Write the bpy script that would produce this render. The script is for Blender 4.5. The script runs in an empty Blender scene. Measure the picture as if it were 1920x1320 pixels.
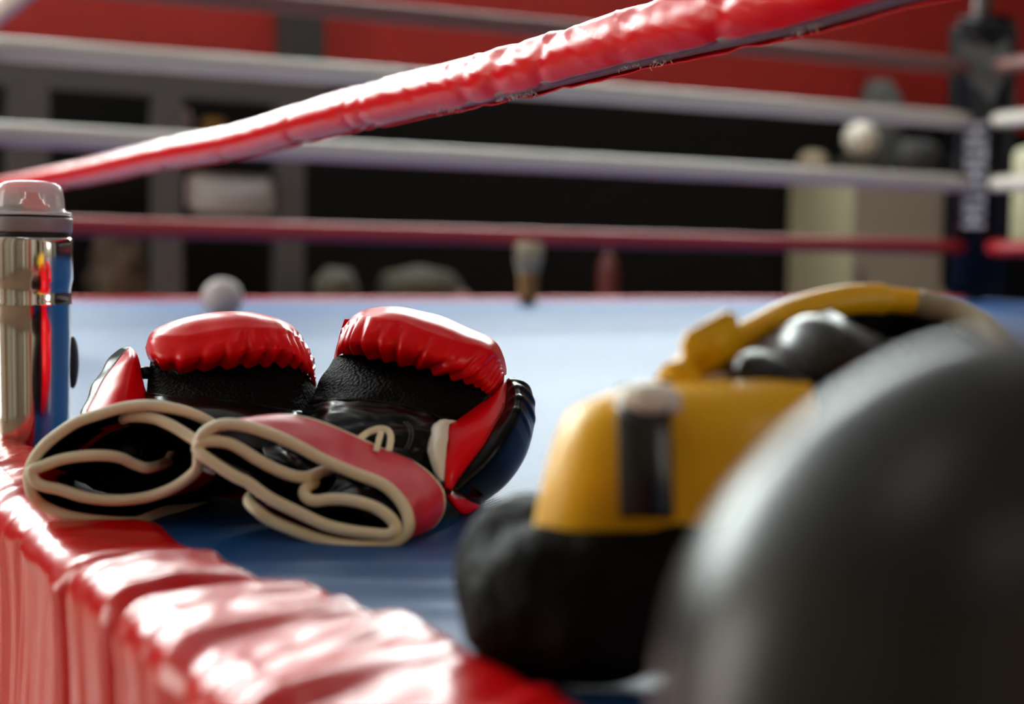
import bpy, bmesh, math, random
from mathutils import Vector, Matrix, Euler, noise
random.seed(7)
SC = bpy.context.scene
COL = SC.collection
Z0 = 1.0                       # height of the ring canvas above the gym floor
CAMP = Vector((0.0, 0.0, Z0 + 0.18))
FPX = 50.0 / 36.0 * 1920.0

# ------------------------------------------------------------------ camera
cam_d = bpy.data.cameras.new('camera'); cam = bpy.data.objects.new('camera', cam_d); COL.objects.link(cam)
cam_d.lens = 50; cam_d.sensor_width = 36; cam_d.clip_start = 0.02; cam_d.clip_end = 60
PITCH = math.atan((660 - 485) / FPX)
ROLL = math.radians(0.85)
RM = Matrix.Rotation(math.radians(90) - PITCH, 3, 'X') @ Matrix.Rotation(ROLL, 3, 'Z')
cam.matrix_world = Matrix.Translation(CAMP) @ RM.to_4x4()
cam_d.dof.use_dof = True; cam_d.dof.focus_distance = 1.12; cam_d.dof.aperture_fstop = 3.5
SC.camera = cam
SC.view_settings.view_transform = 'Standard'; SC.view_settings.look = 'None'
SC.view_settings.gamma = 1; SC.view_settings.exposure = 0.0; SC.view_settings.use_curve_mapping = False

# ------------------------------------------------------------------ world
wd = bpy.data.worlds.new('world'); SC.world = wd; wd.use_nodes = True
wd.node_tree.nodes['Background'].inputs[0].default_value = (0.8, 0.85, 1, 1)
wd.node_tree.nodes['Background'].inputs[1].default_value = 0.1

WIN_FAR, WIN_SIDE, FILL_LAMP = 21.0, 8.0, 5.5     # brightness of the far windows, side windows, added ceiling lamps

# ------------------------------------------------------------------ coordinates
def W(px, py, Y):
    """point seen at photograph pixel (px,py) that lies at distance Y in front of the camera"""
    r = RM @ Vector(((px - 960) / FPX, (660 - py) / FPX, -1))
    return CAMP + r * (Y / r.y)
def H(px, Y, h):
    """point at height h over the canvas, distance Y, in the direction of column px"""
    u = (px - 960) / FPX
    Ri = RM.transposed()
    base = Ri @ Vector((0, Y, h + Z0 - CAMP.z)); ex = Ri @ Vector((1, 0, 0))
    X = (u * -base.z - base.x) / (ex.x + u * ex.z)
    return Vector((X, Y, Z0 + h))
A = math.radians(29)
BV = Vector((math.cos(A), math.sin(A), 0)); NV = Vector((-math.sin(A), math.cos(A), 0))
def R(s, t, h=0.0): return BV * s + NV * t + Vector((0, 0, Z0 + h))     # ring frame, h over canvas
def G(s, t, z=0.0): return BV * s + NV * t + Vector((0, 0, z))          # ring frame, z over floor
def on_t(px, py, t):
    """point on the vertical plane t=const of the ring frame"""
    r = RM @ Vector(((px - 960) / FPX, (660 - py) / FPX, -1))
    k = (t - CAMP.dot(NV)) / r.dot(NV)
    return CAMP + r * k
def rst(p): return (p.dot(BV), p.dot(NV), p.z)

# ------------------------------------------------------------------ materials
def mat(name, col, rough=0.5, metal=0.0, spec=0.5, coat=0.0, coat_r=0.1, bump=None, vary=0.0, emit=0, trans=0, sheen=0, alpha=1):
    m = bpy.data.materials.new(name); m.use_nodes = True
    nt = m.node_tree; b = nt.nodes['Principled BSDF']; L = nt.links.new
    b.inputs['Base Color'].default_value = (*col, 1)
    b.inputs['Roughness'].default_value = rough; b.inputs['Metallic'].default_value = metal
    b.inputs['Specular IOR Level'].default_value = spec
    b.inputs['Coat Weight'].default_value = coat; b.inputs['Coat Roughness'].default_value = coat_r
    b.inputs['Transmission Weight'].default_value = trans
    b.inputs['Sheen Weight'].default_value = sheen
    b.inputs['Alpha'].default_value = alpha
    if emit:
        b.inputs['Emission Color'].default_value = (*col, 1); b.inputs['Emission Strength'].default_value = emit
    tc = nt.nodes.new('ShaderNodeTexCoord')
    if vary:
        n = nt.nodes.new('ShaderNodeTexNoise'); n.inputs['Scale'].default_value = 6; n.inputs['Detail'].default_value = 4
        L(tc.outputs['Object'], n.inputs['Vector'])
        mx = nt.nodes.new('ShaderNodeMix'); mx.data_type = 'RGBA'
        mx.inputs[6].default_value = (*[c * (1 - vary) for c in col], 1)
        mx.inputs[7].default_value = (*[min(1, c * (1 + vary)) for c in col], 1)
        L(n.outputs['Fac'], mx.inputs[0]); L(mx.outputs[2], b.inputs['Base Color'])
    if bump:
        kind, sc, st, dist = bump
        if kind == 'noise':
            n = nt.nodes.new('ShaderNodeTexNoise'); n.inputs['Scale'].default_value = sc; n.inputs['Detail'].default_value = 3; out = n.outputs['Fac']
        elif kind == 'voronoi':
            n = nt.nodes.new('ShaderNodeTexVoronoi'); n.inputs['Scale'].default_value = sc; out = n.outputs['Distance']
        else:
            n = nt.nodes.new('ShaderNodeTexWave'); n.inputs['Scale'].default_value = sc; n.inputs['Distortion'].default_value = 0.3; out = n.outputs['Fac']
        mp = nt.nodes.new('ShaderNodeMapping'); L(tc.outputs['Object'], mp.inputs['Vector']); L(mp.outputs['Vector'], n.inputs['Vector'])
        if kind == 'wave': mp.inputs['Rotation'].default_value = (0, 0, math.radians(35))
        bp = nt.nodes.new('ShaderNodeBump'); bp.inputs['Strength'].default_value = st; bp.inputs['Distance'].default_value = dist
        L(out, bp.inputs['Height']); L(bp.outputs['Normal'], b.inputs['Normal'])
        if coat: L(bp.outputs['Normal'], b.inputs['Coat Normal'])
    return m
M = {}
M['red_leather'] = mat('red_leather', (0.82, 0.001, 0.006), 0.28, spec=0.20, bump=('noise', 900, 0.12, 0.0006))
M['black_leather'] = mat('black_leather', (0.003, 0.0027, 0.0027), 0.25, spec=0.13, bump=('noise', 700, 0.15, 0.0006))
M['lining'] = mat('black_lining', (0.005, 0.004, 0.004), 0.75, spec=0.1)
M['mesh'] = mat('black_mesh_fabric', (0.003, 0.0027, 0.0025), 0.6, spec=0.06, bump=('voronoi', 420, 1.0, 0.002))
M['cream'] = mat('cream_piping', (0.82, 0.76, 0.58), 0.6, bump=('noise', 900, 0.2, 0.0005))
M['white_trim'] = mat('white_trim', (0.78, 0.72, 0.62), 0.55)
M['strap'] = mat('red_strap_vinyl', (0.66, 0.008, 0.035), 0.36, spec=0.8, coat=0.2, coat_r=0.25)
M['rope_vinyl'] = mat('red_rope_vinyl', (0.76, 0.001, 0.008), 0.24, spec=0.30, coat=0.08, coat_r=0.1, bump=('noise', 1400, 0.25, 0.0005))
M['roll_vinyl'] = mat('red_apron_vinyl', (0.66, 0.002, 0.004), 0.26, spec=0.38, coat=0.12, coat_r=0.12)
M['foam'] = mat('grey_foam', (0.38, 0.29, 0.30), 0.95, spec=0.1, bump=('noise', 600, 0.8, 0.001))
M['lint'] = mat('white_lint', (0.8, 0.78, 0.72), 0.9)
M['white_rope'] = mat('white_rope_vinyl', (0.68, 0.62, 0.55), 0.45)
M['pale_rope'] = mat('grey_rope_vinyl', (0.19, 0.075, 0.065), 0.5)
M['red_rope_back'] = mat('dull_red_rope', (0.42, 0.015, 0.02), 0.45)
M['steel'] = mat('brushed_steel', (0.66, 0.64, 0.61), 0.13, metal=1.0)
M['grey_plastic'] = mat('grey_plastic', (0.27, 0.26, 0.29), 0.4)
M['black_rubber'] = mat('black_rubber', (0.01, 0.01, 0.01), 0.6)
M['clear'] = mat('clear_plastic', (0.95, 0.94, 0.97), 0.16, spec=0.7, alpha=0.38)
M['spout_red'] = mat('spout_red', (0.6, 0.03, 0.05), 0.4)
M['yellow'] = mat('yellow_leather', (0.86, 0.46, 0.001), 0.40, spec=0.30)
M['black_pad'] = mat('black_padding', (0.004, 0.003, 0.002), 0.6, spec=0.05, bump=('noise', 60, 0.6, 0.01))
M['black_gloss'] = mat('black_gloss_leather', (0.004, 0.0035, 0.003), 0.32, spec=0.48)
M['pad_vinyl'] = mat('navy_black_pad', (0.008, 0.008, 0.013), 0.4)
M['pad_print'] = mat('grey_print', (0.55, 0.55, 0.60), 0.6)
M['emblem'] = mat('grey_emblem', (0.075, 0.075, 0.07), 0.6)
M['post_steel'] = mat('brown_post_paint', (0.04, 0.022, 0.018), 0.7)
M['red_wall'] = mat('red_wall_paint', (0.36, 0.014, 0.008), 0.7, vary=0.15)
M['black_wall'] = mat('black_wall_paint', (0.005, 0.0045, 0.004), 0.85, spec=0.2)
M['beige_wall'] = mat('beige_wall_paint', (0.45, 0.36, 0.26), 0.8)
M['white_wall'] = mat('white_wall_paint', (0.7, 0.68, 0.64), 0.8)
M['concrete'] = mat('tan_wood_floor', (0.26, 0.16, 0.10), 0.45)
M['ceiling'] = mat('ceiling_paint', (0.35, 0.35, 0.36), 0.9)
M['frame_grey'] = mat('grey_steel_frame', (0.055, 0.058, 0.060), 0.55)
M['day_far'] = mat('daylit_pane', (0.90, 1.0, 0.97), 0.5, emit=WIN_FAR)
M['day_side'] = mat('daylit_pane_side', (1.0, 0.93, 0.84), 0.5, emit=WIN_SIDE)
M['lamp'] = mat('fill_diffuser', (1.0, 0.96, 0.9), 0.5, emit=FILL_LAMP)
M['locker_cream'] = mat('olive_cream_paint', (0.33, 0.31, 0.20), 0.6)
M['locker_grey'] = mat('warm_grey_paint', (0.34, 0.29, 0.25), 0.6)
M['olive'] = mat('olive_canvas', (0.05, 0.045, 0.03), 0.9)
M['brown'] = mat('brown_sack', (0.06, 0.04, 0.025), 0.9)
M['ball_white'] = mat('ball_offwhite', (0.55, 0.5, 0.42), 0.6)
M['ball_pale'] = mat('ball_grey', (0.55, 0.48, 0.46), 0.6)
M['beige'] = mat('beige_leather', (0.36, 0.30, 0.19), 0.6)
M['dark_grey'] = mat('dark_grey_fabric', (0.035, 0.035, 0.035), 0.8)
M['mid_grey'] = mat('mid_grey_fabric', (0.085, 0.085, 0.08), 0.8)
M['sign'] = mat('sign_board', (0.33, 0.29, 0.27), 0.6)
M['pink'] = mat('pink_grey_ball', (0.20, 0.15, 0.15), 0.7)
M['amber'] = mat('amber', (0.25, 0.11, 0.015), 0.5)
M['dark_red'] = mat('dark_red_paint', (0.10, 0.01, 0.01), 0.5)

def canvas_mat():
    m = mat('blue_canvas', (0.001, 0.065, 0.24), 0.45, spec=0.29, vary=0.12)
    nt = m.node_tree; L = nt.links.new; b = nt.nodes['Principled BSDF']
    tc = nt.nodes.new('ShaderNodeTexCoord'); hs = None
    for rot in (20, 110):
        mp = nt.nodes.new('ShaderNodeMapping'); mp.inputs['Rotation'].default_value = (0, 0, math.radians(rot))
        w = nt.nodes.new('ShaderNodeTexWave'); w.inputs['Scale'].default_value = 85; w.inputs['Distortion'].default_value = 0.2
        L(tc.outputs['Object'], mp.inputs['Vector']); L(mp.outputs['Vector'], w.inputs['Vector'])
        if hs is None: hs = w.outputs['Fac']
        else:
            ad = nt.nodes.new('ShaderNodeMath'); ad.operation = 'MAXIMUM'; L(hs, ad.inputs[0]); L(w.outputs['Fac'], ad.inputs[1]); hs = ad.outputs[0]
    bp = nt.nodes.new('ShaderNodeBump'); bp.inputs['Strength'].default_value = 0.5; bp.inputs['Distance'].default_value = 0.0006
    L(hs, bp.inputs['Height']); L(bp.outputs['Normal'], b.inputs['Normal'])
    return m
M['canvas'] = canvas_mat()

# ------------------------------------------------------------------ mesh helpers
def cr(pts, n):
    """resample a polyline with a Catmull-Rom curve, n points, roughly by arc length"""
    P = [Vector(p) for p in pts]
    if len(P) == 2: return [P[0].lerp(P[1], i / (n - 1)) for i in range(n)]
    E = [P[0] * 2 - P[1]] + P + [P[-1] * 2 - P[-2]]
    dense = []
    K = 14
    for i in range(1, len(E) - 2):
        a, b, c, d = E[i - 1], E[i], E[i + 1], E[i + 2]
        for k in range(K):
            t = k / K
            dense.append(0.5 * ((2 * b) + (c - a) * t + (2 * a - 5 * b + 4 * c - d) * t * t + (3 * b - a - 3 * c + d) * t ** 3))
    dense.append(P[-1])
    L = [0]
    for i in range(1, len(dense)): L.append(L[-1] + (dense[i] - dense[i - 1]).length)
    out = []; j = 0
    for i in range(n):
        s = L[-1] * i / (n - 1)
        while j < len(L) - 2 and L[j + 1] < s: j += 1
        f = (s - L[j]) / max(1e-9, L[j + 1] - L[j])
        out.append(dense[j].lerp(dense[j + 1], min(1, f)))
    return out
def link(name, bm, m, parent=None, smooth=True, solid=0, sub=0):
    bmesh.ops.recalc_face_normals(bm, faces=bm.faces[:])
    me = bpy.data.meshes.new(name); bm.to_mesh(me); bm.free()
    if smooth:
        for p in me.polygons: p.use_smooth = True
    o = bpy.data.objects.new(name, me); COL.objects.link(o)
    for mm in (m if isinstance(m, (list, tuple)) else [m]): me.materials.append(mm)
    if parent:
        o.parent = parent; o.matrix_parent_inverse = parent.matrix_world.inverted() if False else Matrix.Translation(-parent.location)
    if solid:
        s = o.modifiers.new('thick', 'SOLIDIFY'); s.thickness = solid; s.offset = 0
    if sub:
        s = o.modifiers.new('sub', 'SUBSURF'); s.levels = sub; s.render_levels = sub
    return o
def thing(name, label, cat, loc, group=None):
    o = bpy.data.objects.new(name, None); COL.objects.link(o); o.location = loc; o.empty_display_size = 0.05
    o['label'] = label; o['category'] = cat
    if group: o['group'] = group
    return o
def tag(o, label, cat, group=None):
    o['label'] = label; o['category'] = cat
    if group: o['group'] = group
    return o
def struct(o):
    o['kind'] = 'structure'; return o
def grid_faces(bm, rows, cu=False, cv=False):
    nv, nu = len(rows), len(rows[0])
    for j in range(nv if cv else nv - 1):
        for i in range(nu if cu else nu - 1):
            q = [rows[j][i], rows[j][(i + 1) % nu], rows[(j + 1) % nv][(i + 1) % nu], rows[(j + 1) % nv][i]]
            try: bm.faces.new(q)
            except ValueError: pass
def loft(curves, nu=40, nv=24, disp=None, closed_v=False, bm=None):
    """smooth sheet through a list of curves; disp(u,v)->offset along the normal"""
    C = [cr(c, nu) for c in curves]
    cols = []
    for i in range(nu):
        col = [c[i] for c in C]
        if closed_v: col = col + [col[0]]
        cols.append(cr(col, nv + 1 if closed_v else nv) if len(col) > 1 else col)
    P = [[cols[i][j] for i in range(nu)] for j in range(nv)]
    if disp:
        Q = [r[:] for r in P]
        for j in range(nv):
            for i in range(nu):
                a = P[j][min(nu - 1, i + 1)] - P[j][max(0, i - 1)]
                b = P[(j + 1) % nv if closed_v else min(nv - 1, j + 1)][i] - P[(j - 1) if (closed_v or j) else 0][i]
                n = a.cross(b)
                if n.length > 1e-12: n.normalize()
                Q[j][i] = P[j][i] + n * disp(i / (nu - 1), j / (nv - 1))
        P = Q
    own = bm is None
    if own: bm = bmesh.new()
    rows = [[bm.verts.new(p) for p in r] for r in P]
    grid_faces(bm, rows, cv=closed_v)
    return bm
def tube(pts, r, n=None, ns=12, closed=False, bm=None, sq=1.0, rf=None):
    pts = [Vector(p) for p in pts]
    if closed: pts = pts + [pts[0]]
    C = cr(pts, n or max(12, len(pts) * 6))
    if closed: C = C[:-1]
    own = bm is None
    if own: bm = bmesh.new()
    rows = []; N = len(C); up = Vector((0, 0, 1)); prev = None
    for i, p in enumerate(C):
        t = (C[(i + 1) % N] - C[i - 1]) if closed else (C[min(N - 1, i + 1)] - C[max(0, i - 1)])
        if t.length < 1e-9: t = Vector((0, 1, 0))
        t.normalize()
        if prev is None: prev = t.orthogonal().normalized()
        x = (prev - t * prev.dot(t))
        if x.length < 1e-6: x = t.orthogonal()
        x.normalize(); prev = x; y = t.cross(x)
        rr = r * (rf(i / (N - 1)) if rf else 1)
        rows.append([bm.verts.new(p + (x * math.cos(a) + y * math.sin(a) * sq) * rr) for a in [2 * math.pi * k / ns for k in range(ns)]])
    grid_faces(bm, rows, cu=True, cv=closed)
    if not closed:
        bm.faces.new(rows[0]); bm.faces.new(rows[-1])
    return bm
def box(p0, ax, ay, az, bm=None, bev=0):
    own = bmesh.new()
    vs = []
    for k in (0, 1):
        for j in (0, 1):
            for i in (0, 1): vs.append(own.verts.new(Vector(p0) + ax * i + ay * j + az * k))
    for f in ((0, 1, 3, 2), (4, 5, 7, 6), (0, 1, 5, 4), (2, 3, 7, 6), (0, 2, 6, 4), (1, 3, 7, 5)): own.faces.new([vs[i] for i in f])
    if bev: bmesh.ops.bevel(own, geom=own.edges[:], offset=bev, segments=3, affect='EDGES')
    if bm is None: return own
    me = bpy.data.meshes.new('tmp'); own.to_mesh(me); own.free(); bm.from_mesh(me); bpy.data.meshes.remove(me)
    return bm
def rbox(s0, s1, t0, t1, z0, z1, bm=None, bev=0):
    return box(G(s0, t0, z0), BV * (s1 - s0), NV * (t1 - t0), Vector((0, 0, z1 - z0)), bm, bev)
def lathe(c, prof, ns=48, bm=None, axis=None):
    own = bm is None
    if own: bm = bmesh.new()
    rows = [[bm.verts.new(Vector(c) + Vector((r * math.cos(a), r * math.sin(a), z))) for a in [2 * math.pi * k / ns for k in range(ns)]] for r, z in prof]
    grid_faces(bm, rows, cu=True)
    for row in (rows[0], rows[-1]):
        try: bm.faces.new(row)
        except ValueError: pass
    return bm
def blob(c, rx, ry, rz, seed=0, lump=0.0, ez=1.0, segs=40, flat=None):
    bm = bmesh.new(); bmesh.ops.create_uvsphere(bm, u_segments=segs, v_segments=segs // 2, radius=1)
    for v in bm.verts:
        p = v.co.copy(); k = 1 + lump * noise.noise(p * 1.8 + Vector((seed, 0, 0)))
        z = p.z
        if flat is not None and z < flat: z = flat + (z - flat) * 0.15
        v.co = Vector((p.x * rx * k, p.y * ry * k, math.copysign(abs(z) ** ez, z) * rz * k)) + Vector(c)
    return bm
def smooth(a, b, x):
    t = max(0, min(1, (x - a) / (b - a))); return t * t * (3 - 2 * t)
def gs(x, c, w): return math.exp(-((x - c) / w) ** 2)
def fbm(p, o=3):
    s = 0; a = 1
    for _ in range(o):
        s += a * noise.noise(p); p = p * 2.03; a *= 0.5
    return s
def ridge(x): return 1 - abs(x) * 2

# ------------------------------------------------------------------ room shell
S0, S1, T0, T1, ZC = -5.0, 11.5, -5.0, 9.0, 6.0
struct(link('floor', rbox(S0, S1, T0, T1, -0.1, 0), M['concrete'], smooth=False))
struct(link('ceiling', rbox(S0, S1, T0, T1, ZC, ZC + 0.1), M['ceiling'], smooth=False))
wf = thing('wall_far', 'x', 'wall', G(3, T1, 0))
del wf['label']; del wf['category']; wf['kind'] = 'structure'
RB = Z0 + 0.18 + 1.19
link('black_dado', rbox(S0, S1, T1, T1 + 0.1, 0, RB), M['black_wall'], wf, smooth=False)
link('red_band', rbox(S0, S1, T1, T1 + 0.1, RB, ZC), M['red_wall'], wf, smooth=False)
struct(link('wall_left', rbox(S0 - 0.1, S0, T0, T1, 0, ZC), M['beige_wall'], smooth=False))
struct(link('wall_right', rbox(S1, S1 + 0.1, T0, T1, 0, ZC), M['black_wall'], smooth=False))
struct(link('wall_near', rbox(S0, S1, T0 - 0.1, T0, 0, ZC), M['beige_wall'], smooth=False))
nwin = 0
def window(p0, ax, az, nrm, m, npan):
    global nwin; nwin += 1
    e = bpy.data.objects.new('window_%d' % nwin, None); COL.objects.link(e); e.location = p0; e['kind'] = 'structure'
    link('pane', box(p0 + nrm * 0.01, ax, nrm * 0.02, az), m, e, smooth=False)
    f = bmesh.new(); w = ax.normalized(); L = ax.length; Hh = az.length
    for i in range(npan + 1):
        box(p0 + nrm * 0.02 + w * (L * i / npan - 0.04), w * 0.08, nrm * 0.05, az, f)
    for z in (0, 1): box(p0 + nrm * 0.02 + Vector((0, 0, Hh * z - 0.04)), ax, nrm * 0.05, Vector((0, 0, 0.08)), f)
    link('window_frame', f, M['frame_grey'], e, smooth=False)
UP = Vector((0, 0, 1))
window(G(-3.5, T1, 3.0), BV * 5.6, UP * 2.5, -NV, M['day_far'], 4)
window(G(2.8, T1, 3.5), BV * 5.6, UP * 1.9, -NV, M['day_far'], 4)
window(G(S0, 3.4, 0.15), NV * 2.4, UP * 3.2, BV, M['day_side'], 3)
window(G(4.6, T0, 1.6), BV * 1.6, UP * 2.4, NV, M['day_side'], 2)  # unseen window added behind the camera as fill
for i, (s, t) in enumerate([(-1.5, 0.5), (3, 2.4), (7.5, 2.4), (3, 6.0), (7.5, 6.0), (-1.5, 6.0), (3, -2), (-1.5, -3)]):  # unseen lamps added for fill light in the closed room
    e = thing('fill_lamp', '', 'lamp', G(s, t, ZC - 0.2), 'added fill lamps on the gym ceiling')
    e['label'] = 'flat rectangular ceiling lamp added as fill above the boxing ring'
    link('housing', rbox(s - 0.65, s + 0.65, t - 0.2, t + 0.2, ZC - 0.12, ZC - 0.002), M['frame_grey'], e, smooth=False)
    link('diffuser', rbox(s - 0.6, s + 0.6, t - 0.17, t + 0.17, ZC - 0.15, ZC - 0.121), M['lamp'], e, smooth=False)
# panels added on unseen walls to give the steel bottle its reflected stripes
M['brown_panel'] = mat('brown_panel', (0.20, 0.10, 0.055), 0.7)
M['green_panel'] = mat('pale_green_panel', (0.42, 0.46, 0.30), 0.7)
k = 4
for s, w, m in ((-4.3, .5, 'brown_panel'), (-3.3, .35, 'white_wall'), (-2.7, .45, 'brown_panel'), (-1.5, .7, 'red_wall'), (-.3, .4, 'white_wall'), (.9, .6, 'brown_panel'), (2.6, .5, 'black_wall'), (7.5, 1.2, 'frame_grey')):
    k += 1; struct(link('trim_%d' % k, rbox(s, s + w, T0, T0 + 0.12, 0, ZC), M[m], smooth=False))
for t, w, m in ((-4.4, .5, 'green_panel'), (-3.2, .4, 'brown_panel'), (-1.9, .5, 'white_wall'), (-.6, .5, 'green_panel'), (.9, .5, 'brown_panel')):
    k += 1; struct(link('trim_%d' % k, rbox(S0, S0 + .12, t, t + w, 0, ZC), M[m], smooth=False))

# far wall column (dark) seen at x 530-605
p = on_t(567, 60, T1 - 0.15); cs, ct, _ = rst(p)
struct(link('trim_1', rbox(cs - 0.13, cs + 0.13, T1 - 0.2, T1, RB, ZC), M['dark_grey'], smooth=False))

# ------------------------------------------------------------------ ring platform
PS0, PS1, PT0, PT1 = 0.185, 5.77, -1.1, 5.42
body = link('ring_platform', rbox(PS0 + 0.03, PS1 - 0.02, PT0, PT1 - 0.02, 0, Z0 - 0.03), M['black_wall'], smooth=False)
tag(body, 'raised black boxing ring platform beneath the blue canvas', 'ring platform')
def canvas_h(s, t):
    h = 0.0
    p = BV * s + NV * t; X, Y = p.x, p.y
    k = smooth(-.20, -.12, X) * (1 - smooth(.0, .05, X)); wob = .006 * noise.noise(Vector((X * 12, 0, 0)))
    h += k * (.0040 * gs(Y + wob, .815, .011) + .0055 * gs(Y - wob, .765, .015) + .003 * gs(Y + wob, .715, .010))
    h += 0.0012 * noise.noise(Vector((s * 3, t * 3, 0)))
    return h - 0.0012
bm = bmesh.new(); rows = []
ss = [PS0 + 0.01 + 0.005 * i for i in range(130)]; ss += [ss[-1] + (PS1 - ss[-1]) * ((i + 1) / 40) for i in range(40)]
ts = [PT0 + (0.2 - PT0) * i / 12 for i in range(12)] + [0.2 + 0.004 * i for i in range(300)]
ts += [ts[-1] + (PT1 - ts[-1]) * ((i + 1) / 40) for i in range(40)]
rows = [[bm.verts.new(R(s, t, canvas_h(s, t))) for s in ss] for t in ts]
grid_faces(bm, rows)
cv = link('ring_canvas', bm, M['canvas'])
tag(cv, 'blue woven ring canvas stretched over the boxing ring floor', 'ring canvas')

# red apron rolls
def s_in(t):
    base = [(-1.2, .32), (0.3, .31), (0.48, .295), (0.62, .285), (0.826, .245), (1.0, .235), (1.33, .235), (2.0, .24), (5.4, .25)]
    for (a, x), (b, y) in zip(base, base[1:]):
        if a <= t <= b:
            v = x + (y - x) * (t - a) / (b - a); break
    else: v = .25
    return v + 0.006 * noise.noise(Vector((t * 14, 3, 0))) + 0.010 * gs(t, .93, .03) - 0.012 * gs(t, .75, 0.03) + .01 * gs(t, .60, .03)
def press(t): return 1 - .95 * smooth(.78, .88, t) * (1 - smooth(1.05, 1.15, t))
def roll():
    bm = bmesh.new(); rows = []
    tt = [-1.1 + 1.3 * i / 20 for i in range(20)] + [0.2 + 0.0035 * i for i in range(400)]
    tt += [tt[-1] + (5.28 - tt[-1]) * ((i + 1) / 60) for i in range(60)]
    SO = 0.167
    for t in tt:
        si = s_in(t); prof = []
        nn = 26
        for i in range(nn):
            q = i / (nn - 1); s = si + (SO + 0.022 - si) * q
            z = 0.001 + (0.007 * smooth(0, 0.16, q) + 0.003 * math.sin(math.pi * q)) * press(t)
            prof.append((s, z, 0, 1))
        for i in range(1, 9):
            a = math.pi / 2 * i / 8
            prof.append((SO + 0.022 - 0.022 * math.sin(a), 0.001 + 0.007 * press(t) - 0.022 * (1 - math.cos(a)), math.sin(a), math.cos(a)))
        for i in range(1, 18):
            z = -0.014 - 0.55 * (i / 17) ** 1.3
            prof.append((SO, z, 1, 0))
        row = []
        for j, (s, z, side, top) in enumerate(prof):
            q = min(1, j / 25)
            d = (SO - s) if top else 0
            # gathers running across the roll and down its side
            ph = t + 0.55 * (s - SO) * math.sin(t * 9) + 0.02 * noise.noise(Vector((t * 6, s * 6, 1)))
            f = 0
            f += 0.0060 * max(0, fbm(Vector((ph * 17, s * 5 + z * 1.5, 0.5)), 2))
            f += 0.0035 * max(-.3, ridge(noise.noise(Vector((ph * 34 + 9, s * 9 - z * 2, 2.5)))) - .45)
            f += 0.0016 * fbm(Vector((ph * 60, s * 22 + z * 6, 8.5)), 2)
            f -= 0.006 * gs(ph, 0.985, 0.012) + 0.009 * gs(ph, 0.83, 0.010) + 0.009 * gs(ph, 0.72, 0.011) + .006 * gs(ph, .60, .012)
            f += 0.004 * math.sin(z * 26 + 4 * noise.noise(Vector((t * 7, 0, 0)))) * (1 if z < -.02 else 0) * 0.5
            amp = smooth(0.0, 0.12, q) if top > .5 and j < 26 else 1.0
            f *= amp
            if top > .3: f = f * (.3 + .7 * press(t)) - (0 if press(t) > .5 else .001)
            row.append(bm.verts.new(R(s - f * side, t, z + f * top)))
        rows.append(row)
    grid_faces(bm, rows)
    return bm
ap = link('ring_apron_cover', roll(), M['roll_vinyl'], solid=0.0015)
tag(ap, 'wrinkled glossy red vinyl cover along the near edge of the ring', 'ring apron')
bm = bmesh.new(); rows = []
for i in range(120):
    s = 0.2 + (PS1 - 0.2) * i / 119
    prof = [(PT1 - 0.10, 0.001), (PT1 - 0.08, 0.010), (PT1 - 0.03, 0.012), (PT1 + 0.005, 0.004), (PT1 + 0.02, -0.02), (PT1 + 0.02, -0.5)]
    rows.append([bm.verts.new(R(s, t + 0.006 * noise.noise(Vector((s * 7, z * 3, 0))), z)) for t, z in prof])
grid_faces(bm, rows)
tag(link('ring_apron_cover', bm, M['roll_vinyl'], solid=0.002), 'thin red vinyl cover along the far edge of the canvas, behind the gloves', 'ring apron')

# ------------------------------------------------------------------ ropes
def rope_line(p0, p1, r, m, name, label, group=None, sag=0.0, n=60, wr=0.03):
    bm = tube([p0, p0.lerp(p1, .25) - UP * sag * .75, p0.lerp(p1, .5) - UP * sag, p0.lerp(p1, .75) - UP * sag * .75, p1], r, n=n, ns=18)
    for v in bm.verts:
        v.co += Vector((0, 0, wr * r * noise.noise(v.co * 9)))
    return tag(link(name, bm, m), label, 'rope', group)
TB, SR, TN, SE = 4.96, 0.61, -0.64, 5.31
def back_rope(yl, yr, r, m, label):
    a = on_t(0, yl, TB); b = on_t(1750, yr, TB)
    sa, ta, za = rst(a); sb, tb, zb = rst(b)
    f = lambda s: za + (zb - za) * (s - sa) / (sb - sa)
    rope_line(G(SR + 0.10, TB, f(SR)), G(SE - 0.10, TB, f(SE)), r, m, 'ring_rope', label)
    return f(SE) - Z0
h4 = back_rope(-42, 120, .036, M['pale_rope'], 'faded grey top rope across the far side of the ring')
h3 = back_rope(91, 222, .040, M['white_rope'], 'upper white rope across the far side of the ring, second from the top')
h2 = back_rope(251, 342, .040, M['white_rope'], 'lower white rope across the far side of the ring, above the red one')
h1 = back_rope(421, 463, .034, M['red_rope_back'], 'dull red bottom rope across the far side of the ring')
for h, m, l in ((h4, 'pale_rope', 'faded grey top rope on the right side of the ring'), (h3, 'white_rope', 'upper white rope on the right side of the ring, past the black corner pad'),
                (h2, 'white_rope', 'lower white rope on the right side of the ring, past the black corner pad'), (h1, 'red_rope_back', 'red bottom rope on the right side of the ring, past the black corner pad')):
    rope_line(R(SE, TB - 0.10, h), R(SE, TN + 0.1, h), .038, M[m], 'ring_rope', l)
# near upper white rope (top left corner of the photograph)
rope_line(R(SR, TB - 0.1, .775), R(SR, TN + .1, .775), .030, M['white_rope'], 'ring_rope', 'white rope above the padded red one on the near side of the ring', n=200)

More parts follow.
